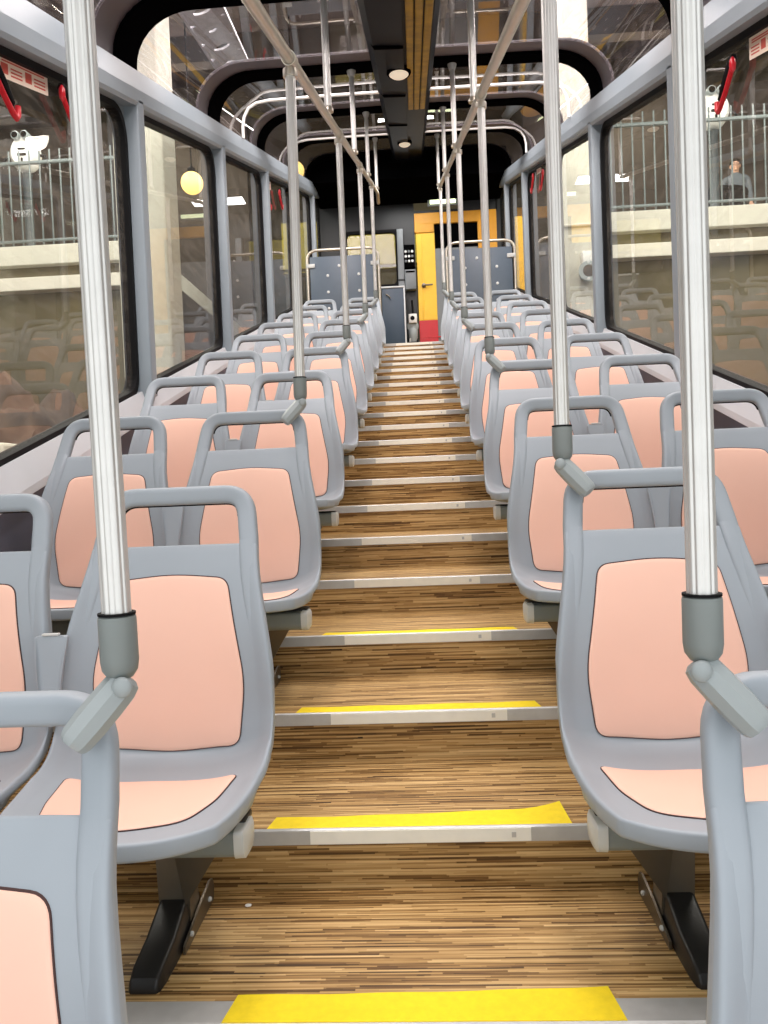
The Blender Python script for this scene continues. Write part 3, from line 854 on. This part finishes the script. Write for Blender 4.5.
bm = N(); tube(bm, [(0, 0, .52), (.01, -.01, .75), (.0, -.03, .92)], .016, 10); obj('lever', bm, M['dark'], root)
bm = N(); tube(bm, [(.04, 0, .48), (.06, -.06, .60), (.065, -.07, .66)], .012, 10); obj('lever', bm, M['clamp'], root)
bm = N(); box(bm, -.06, .07, -.10, -.03, .56, .70, .012); obj('gauge_box', bm, M['white'], root)
bm = N(); lathe(bm, [(.03, -.10), (.034, -.108), (.01, -.112)], (.0, 0, .63), 16, 'Y'); obj('gauge', bm, M['dark'], root)
bm = N(); box(bm, -.075, .08, -.085, -.02, .20, .27, .008); obj('valve_block', bm, M['dark'], root)
bm = N(); tube(bm, [(-.05, -.05, 0), (-.05, -.05, .33)], .015, 8); obj('pipe', bm, M['cap'], root)

for o in set(bpy.data.objects) - BEFORE:
    if not o.parent: o.location.x += .067

# ------------------------------------------------------------------ station outside
def st(name, bm, m): return struct(name, bm, M[m])
bm = N(); sbox(bm, -9, 9, -1, 20, -1.6, -1.45); st('ground', bm, 'rock')
bm = N(); sbox(bm, -9, 9, -.5, 20, 5.6, 5.8); st('ceiling_station', bm, 'ceil')
bm = N(); box(bm, -9.2, -9, -1, 20, -3, 13); st('wall_station_left', bm, 'brown')
bm = N(); box(bm, 9, 9.2, -1, 20, -3, 13); st('wall_station_right', bm, 'brown')
bm = N(); box(bm, -9, 9, 19.8, 20, -1, 13); st('wall_station_end', bm, 'olive')
for i in range(5):   # soffit beams
    y = 2.5+3.2*i; bm = N(); box(bm, -9, 9, y, y+.3, zl(y)+5.1, zl(y)+5.62); st(trim(), bm, 'brown')
bm = N(); box(bm, -2.06, -1.70, 5.50, 5.82, -1, zl(5.5)+5.62, .02); st('column_left', bm, 'cream')
bm = N(); box(bm, 1.72, 2.08, 9.0, 9.5, 0, zl(9)+5.62, .02); st('column_right', bm, 'cream')
for s, nm, xa, xb in ((-1, 'left', 3.45, 8.9), (1, 'right', 2.45, 8.9)):
    X0, X1 = sorted((s*xa, s*xb))
    bm = N(); box(bm, X0, X1, 10.0, 17, 3.99, 4.24, .01); st(f'terrace_slab_{nm}', bm, 'cream')
    bm = N(); box(bm, X0, X1, 10.12, 10.4, 3.83, 3.99); st(trim(), bm, 'olive')
    bm = N(); box(bm, X0, X1, 9.98, 10.5, 3.66, 3.83, .01); st(trim(), bm, 'creamshade')
    bm = N(); box(bm, X0, X1, 10.15, 10.5, .2, 3.67); st(f'wall_terrace_{nm}', bm, 'olive')
    bm = N(); box(bm, X0, X1, 16.8, 17, 4.24, 9); st(f'wall_terrace_back_{nm}', bm, 'brown')
    # picket railing
    xr0, xr1 = (xa+.05, 6.4)
    root = thing('railing', f'galvanised picket railing on the edge of the {nm} terrace outside the windows', 'railing', (0, 10.06, 4.24), 'terrace railings')
    bm = N(); box(bm, *sorted((s*xr0, s*xr1)), -.02, .02, 1.06, 1.10, .004); obj('top_rail', bm, M['rail2'], root)
    bm = N(); box(bm, *sorted((s*xr0, s*xr1)), -.015, .015, .06, .09, .003); obj('bottom_rail', bm, M['rail2'], root)
    x = xr0+.05
    while x < xr1:
        bm = N(); box(bm, s*x-.009, s*x+.009, -.009, .009, 0, 1.24, .003); obj('picket', bm, M['rail2'], root); x += .135
def telescope(s, x, z, label, y=10.45):
    root = thing('coin_telescope', label, 'telescope', (x, y, z), 'coin telescopes on the terraces')
    bm = N(); lathe(bm, [(.16, 0), (.16, .03), (.075, .05), (.06, .1), (.055, 1.05), (.075, 1.1)], n=24); obj('post', bm, M['postgrey'], root)
    bm = N(); lathe(bm, [(.04, -.12), (.15, -.11), (.195, -.05), (.20, .03), (.17, .10), (.05, .13)], (0, 0, 1.36), 28, 'Y')
    for v in bm.verts: v.co.z = 1.36+(v.co.z-1.36)*1.22
    hd = obj('head', bm, M['white'], root)
    for dx in (-.062, .062):
        bm = N(); lathe(bm, [(.045, .05), (.055, -.02), (.055, -.13), (.045, -.14)], (dx, -.03, 1.56), 18, 'Y'); e = obj('barrel', bm, M['clamp'], root)
        bm = N(); lathe(bm, [(.042, -.137), (.042, -.142), (.01, -.145)], (dx, -.03, 1.56), 18, 'Y'); obj('lens', bm, M['black'], e)
    bm = N(); box(bm, -.06, .06, -.135, -.115, 1.30, 1.33, .004); box(bm, -.05, .05, -.135, -.115, 1.38, 1.40, .004); box(bm, -.012, .012, -.135, -.115, 1.18, 1.27, .003); obj('coin_slot', bm, M['black'], hd)
    for dx in (-1, 1):
        bm = N(); tube(bm, [(dx*.18, 0, 1.34), (dx*.27, -.02, 1.32), (dx*.30, -.06, 1.22)], .018, 10); obj('grip', bm, M['dark'], root)
telescope(-1, -5.13, 4.24, 'white coin telescope behind the left terrace railing')
telescope(1, 3.96, 4.24, 'white coin telescope behind the right terrace railing')
root = thing('round_planter', 'black round drum standing behind the right terrace railing', 'drum', (4.37, 11.5, 4.24))
bm = N(); lathe(bm, [(.34, 0), (.38, .05), (.40, .58), (.42, .60), (.42, .64), (.38, .64), (.36, .50)], n=32); obj('body', bm, M['dark'], root)
bm = N(); lathe(bm, [(.36, .50), (.2, .54), (.02, .55)], n=32); obj('fill', bm, M['rock'], root)
# globe lamps
for i, (x, y, z, r, top) in enumerate(((-2.757, 10.0, 4.91, .14, 8.4), (-1.95, 13.6, 6.45, .16, 9.4))):
    root = thing('globe_lamp', 'glowing yellow globe lamp hanging ' + ('beyond the second left window' if i == 0 else 'beyond the roof glass above the far left windows'), 'lamp', (x, y, z), 'globe lamps')
    bm = N(); bmesh.ops.create_uvsphere(bm, u_segments=28, v_segments=18, radius=r); obj('globe', bm, M['lamp'], root)
    bm = N(); lathe(bm, [(.05, r-.02), (.05, r+.04), (.02, r+.07)], n=16); obj('cap', bm, M['dark'], root)
    bm = N(); tube(bm, [(0, 0, r+.05), (0, 0, top-z)], .01, 8); obj('cord', bm, M['dark'], root)
# flood lamp on the right column
root = thing('column_floodlight', 'silver round floodlight fixed to the cream column right of the car', 'floodlight', (1.96, 8.9, 3.22))
bm = N(); lathe(bm, [(.03, .10), (.07, .09), (.085, .0), (.105, -.06), (.11, -.10), (.084, -.10)], n=28, axis='Y'); h = obj('lamp_head', bm, M['clamp'], root)
bm = N(); lathe(bm, [(.084, -.096), (.05, -.104), (.005, -.106)], n=28, axis='Y'); obj('lens', bm, M['lens'], h)
bm = N(); box(bm, -.05, .06, -.03, .1, .08, .24, .01); tube(bm, [(.0, .0, .06), (.0, .02, .12)], .03, 10); obj('bracket', bm, M['white'], root)
# conduits on the right column
for i, dz in enumerate((0, 1.12)):
    bm = N(); tube(bm, [(1.60, 8.98, 2.66+dz), (2.05, 8.98, 2.66+dz)], .018, 8)
    o = obj('conduit_pipe', bm, M['creamshade']); tag(o, 'thin cream pipe across the right column, ' + ('below the floodlight' if i == 0 else 'above the floodlight'), 'pipe', 'pipes on the right column')
# perforated steel beam above the left roof glass
def perf_beam():
    bm = N(); n = 9; L = .62; w = .34
    for i in range(n):
        yc = i*L
        sq = []; ci = []
        for k in range(32):
            a = 2*math.pi*k/32; c, s_ = math.cos(a), math.sin(a)
            m_ = max(abs(c)/(L/2), abs(s_)/(w/2)); sq.append((s_/m_, yc+c/m_)); rr = .085 if i % 2 == 0 else .045
            ci.append((s_*rr, yc+c*rr))
        lo = [[(x, y, 0) for x, y in ci], [(x, y, 0) for x, y in sq], [(x, y, .02) for x, y in sq], [(x, y, .02) for x, y in ci], [(x, y, 0) for x, y in ci]]
        rings(bm, lo, True, False)
    bmesh.ops.remove_doubles(bm, verts=bm.verts[:], dist=1e-5)
    box(bm, -.19, -.17, -.31, n*L-.31, -.02, .16); box(bm, .17, .19, -.31, n*L-.31, -.02, .16)
    return bm
o = obj('perforated_beam', perf_beam(), M['beam'], None, False)
o.location = (-1.55, 4.7, zl(4.7)+3.55); o.rotation_euler = (math.atan(T), math.radians(-18), 0)
tag(o, 'pale steel beam with round holes above the left roof glass', 'beam')
# pale low wall and rough rock outside the lower left window
bm = N(); box(bm, -2.95, -2.42, 4.5, 5.0, -.6, 1.28, .02); o = st('wall_low_left', bm, 'creamshade')
bm = N(); bmesh.ops.create_icosphere(bm, subdivisions=5, radius=1)
from mathutils import noise
for v in bm.verts:
    d = 1+.30*noise.noise(v.co*2.2)+.16*noise.noise(v.co*6)+.10*abs(noise.noise(v.co*13))+.05*noise.noise(v.co*30)
    v.co = Vector((v.co.x*.6*d, v.co.y*.85*d, v.co.z*.8*d))
o = obj('rock_outcrop', bm, M['rock'], None, True, 80); o.location = (-3.3, 6.45, 1.0); tag(o, 'rough reddish brown rock outside the nearest left window', 'rock')
bm = N(); box(bm, -2.4, .1, 14.6, 14.9, 5.05, 5.9); box(bm, -2.4, .1, 14.62, 14.9, 4.98, 5.0); st(trim(), bm, 'girder')
# yellow post beyond the right front window
root = thing('yellow_post', 'tall yellow post outside the last right window', 'post', (1.74, 12.75, 2.2))
bm = N(); box(bm, -.07, .07, -.07, .07, 0, 2.95, .012); obj('shaft', bm, M['yellow'], root)
bm = N(); box(bm, -.10, .10, -.10, .10, -.6, .02, .01); obj('base', bm, M['dgrey'], root)

# ------------------------------------------------------------------ person on the right terrace
def person():
    root = thing('person', 'person with dark hair and glasses in grey top behind the right terrace railing', 'person', (5.19, 12.85, 4.24))
    me = bpy.data.meshes.new('body'); 
    V = []; E = []; Rr = []
    def add(p, r, prev=None):
        V.append(p); Rr.append(r)
        if prev is not None: E.append((prev, len(V)-1))
        return len(V)-1
    pel = add((0, 0, .88), (.15, .10)); 
    sp_ = add((0, 0, 1.05), (.135, .095), pel); ch = add((0, 0, 1.24), (.16, .105), sp_); up = add((0, 0, 1.35), (.12, .08), ch)
    nk = add((0, .0, 1.43), (.052, .055), up); hd0 = add((0, -.01, 1.49), (.062, .072), nk); hd1 = add((0, -.015, 1.56), (.075, .092), hd0); hd2 = add((0, -.005, 1.62), (.062, .078), hd1)
    for s in (-1, 1):
        sh = add((s*.17, 0, 1.34), (.06, .06), up); el = add((s*.21, -.02, 1.08), (.043, .043), sh); wr = add((s*.20, -.14, .90), (.028, .03), el); pa = add((s*.195, -.19, .87), (.034, .018), wr)
        for i, (dx, L_) in enumerate(((-.026, .065), (-.009, .075), (.009, .07), (.025, .055))):
            a = add((s*.195+dx, -.225, .86), (.009, .009), pa); b = add((s*.195+dx, -.225-L_*.5, .85), (.008, .008), a); add((s*.195+dx, -.225-L_*.85, .82), (.007, .007), b)
        a = add((s*.195-s*.042, -.20, .85), (.010, .010), pa); add((s*.195-s*.055, -.235, .835), (.008, .008), a)
        hp = add((s*.09, 0, .82), (.088, .09), pel); kn = add((s*.10, -.01, .46), (.058, .06), hp); an = add((s*.10, .02, .09), (.038, .042), kn); to = add((s*.11, -.12, .035), (.042, .03), an)
    me.from_pydata(V, E, []); o = bpy.data.objects.new('body', me); link(o, root)
    md = o.modifiers.new('k', 'SKIN'); md.use_smooth_shade = True
    for i, r in enumerate(Rr):
        sv = me.skin_vertices[0].data[i]; sv.radius = r; sv.use_root = (i == 0)
    o.modifiers.new('s', 'SUBSURF').levels = 2
    o.modifiers['s'].render_levels = 2
    applied(o)
    # face: nose, brow, ears pulled from the skin and joined by remeshing
    bm = N(); bm.from_mesh(o.data)
    def blob(c, r):
        b2 = bmesh.ops.create_icosphere(bm, subdivisions=2, radius=1)
        for v in b2['verts']: v.co = Vector((v.co.x*r[0], v.co.y*r[1], v.co.z*r[2]))+Vector(c)
    blob((0, -.100, 1.545), (.012, .022, .022)); blob((0, -.093, 1.505), (.024, .012, .007)); blob((0, -.085, 1.475), (.026, .02, .02))
    for s in (-1, 1): blob((s*.076, .0, 1.55), (.010, .018, .030))
    bm.to_mesh(o.data); bm.free()
    rm = o.modifiers.new('r', 'REMESH'); rm.mode = 'VOXEL'; rm.voxel_size = .009; rm.use_smooth_shade = True
    applied(o)
    for m_ in ('skin', 'jacket', 'trousers', 'dark'): o.data.materials.append(M[m_])
    for p in o.data.polygons:
        c = p.center
        if c.z > 1.435: k = 0
        elif c.y < -.145 and c.z > .7: k = 0
        elif c.z > .86 or (abs(c.x) > .165 and c.z > .78): k = 1
        elif c.z > .07: k = 2
        else: k = 3
        p.material_index = k; p.use_smooth = True
    bm = N(); bmesh.ops.create_uvsphere(bm, u_segments=24, v_segments=16, radius=1)
    for v in bm.verts: v.co = Vector((v.co.x*.084, v.co.y*.104, v.co.z*.098))+Vector((0, .004, 1.585))
    bmesh.ops.delete(bm, geom=[f for f in bm.faces if f.calc_center_median().z < 1.60-.9*(f.calc_center_median().y+.03) and f.calc_center_median().y < .05 or f.calc_center_median().z < 1.50], context='FACES')
    obj('hair', bm, M['hair'], root)
    bm = N()
    for s in (-1, 1):
        tube(bm, [(s*.034+.024*math.cos(a*math.pi/6), -.112, 1.558+.017*math.sin(a*math.pi/6)) for a in range(13)], .0028, 6)
        tube(bm, [(s*.058, -.110, 1.56), (s*.080, -.06, 1.562), (s*.082, .0, 1.556)], .0026, 6)
    tube(bm, [(-.010, -.113, 1.562), (.010, -.113, 1.562)], .0026, 6)
    obj('glasses', bm, M['dark'], root)
    root.rotation_euler = (0, 0, math.radians(-15))
    return root
person()

# ------------------------------------------------------------------ light
w = bpy.data.worlds.new('World'); sc.world = w; w.use_nodes = True
bg = w.node_tree.nodes['Background']; bg.inputs[0].default_value = (.97, .985, 1.0, 1); bg.inputs[1].default_value = 1.15
def area(name, loc, rot, sx, sy, power, col=(1, .985, .96)):
    l = bpy.data.lights.new(name, 'AREA'); l.shape = 'RECTANGLE'; l.size = sx; l.size_y = sy; l.energy = power; l.color = col
    o = bpy.data.objects.new(name, l); link(o); o.location = loc; o.rotation_euler = rot
    return o
def fill_point(name, loc, power, r=.2, col=(1, .985, .96)):
    l = bpy.data.lights.new(name, 'POINT'); l.energy = power; l.shadow_soft_size = r; l.color = col
    o = bpy.data.objects.new(name, l); link(o); o.location = loc; return o
sl = math.atan(T)
for s in (-1, 1):
    area('station_lamp', (s*1.0, 5.5, zl(5.5)+4.9), (sl, 0, 0), 1.2, 11, 640)
    area('terrace_lamp', (s*5.2, 8.5, zl(8.5)+4.6), (sl, s*.35, 0), 1.5, 5, 190)
    fill_point('far_fill', (s*4.5, 15.5, 8.2), 90, .25, (1, .96, .8))  # unseen point light added to keep the far station end lit
    for y in (3.5, 7.5, 11.5):
        fill_point('station_fill', (s*3.4, y, zl(y)+3.9), 120, .25)  # unseen point lights added to lighten the soffit above the roof glass
area('end_fill', (0, 12.0, 5.40), (0, 0, 0), .8, .3, 10)  # unseen area light added to brighten the yellow door end

# ------------------------------------------------------------------ camera
cd = bpy.data.cameras.new('Camera'); cam = bpy.data.objects.new('Camera', cd); link(cam)
cd.sensor_fit = 'VERTICAL'; cd.sensor_height = 24; cd.lens = 24*781.3/1024; cd.clip_start = .02; cd.clip_end = 200
yaw, pit, rol = .05027, .03161, .04055
fw = Vector((-math.sin(yaw)*math.cos(pit), math.cos(yaw)*math.cos(pit), -math.sin(pit)))
rt = Vector((math.cos(yaw), math.sin(yaw), 0)); up = rt.cross(fw)
r2 = rt*math.cos(rol)-up*math.sin(rol); u2 = r2.cross(fw)
cam.matrix_world = Matrix((( r2.x, u2.x, -fw.x, .033), (r2.y, u2.y, -fw.y, 0), (r2.z, u2.z, -fw.z, .924), (0, 0, 0, 1)))
sc.camera = cam
sc.cycles.transparent_max_bounces = 24
sc.cycles.use_denoising = True
sc.cycles.max_bounces = 8
sc.view_settings.view_transform = 'Standard'; sc.view_settings.look = 'None'
sc.view_settings.gamma = 1; sc.view_settings.use_curve_mapping = False
sc.view_settings.exposure = 0.22
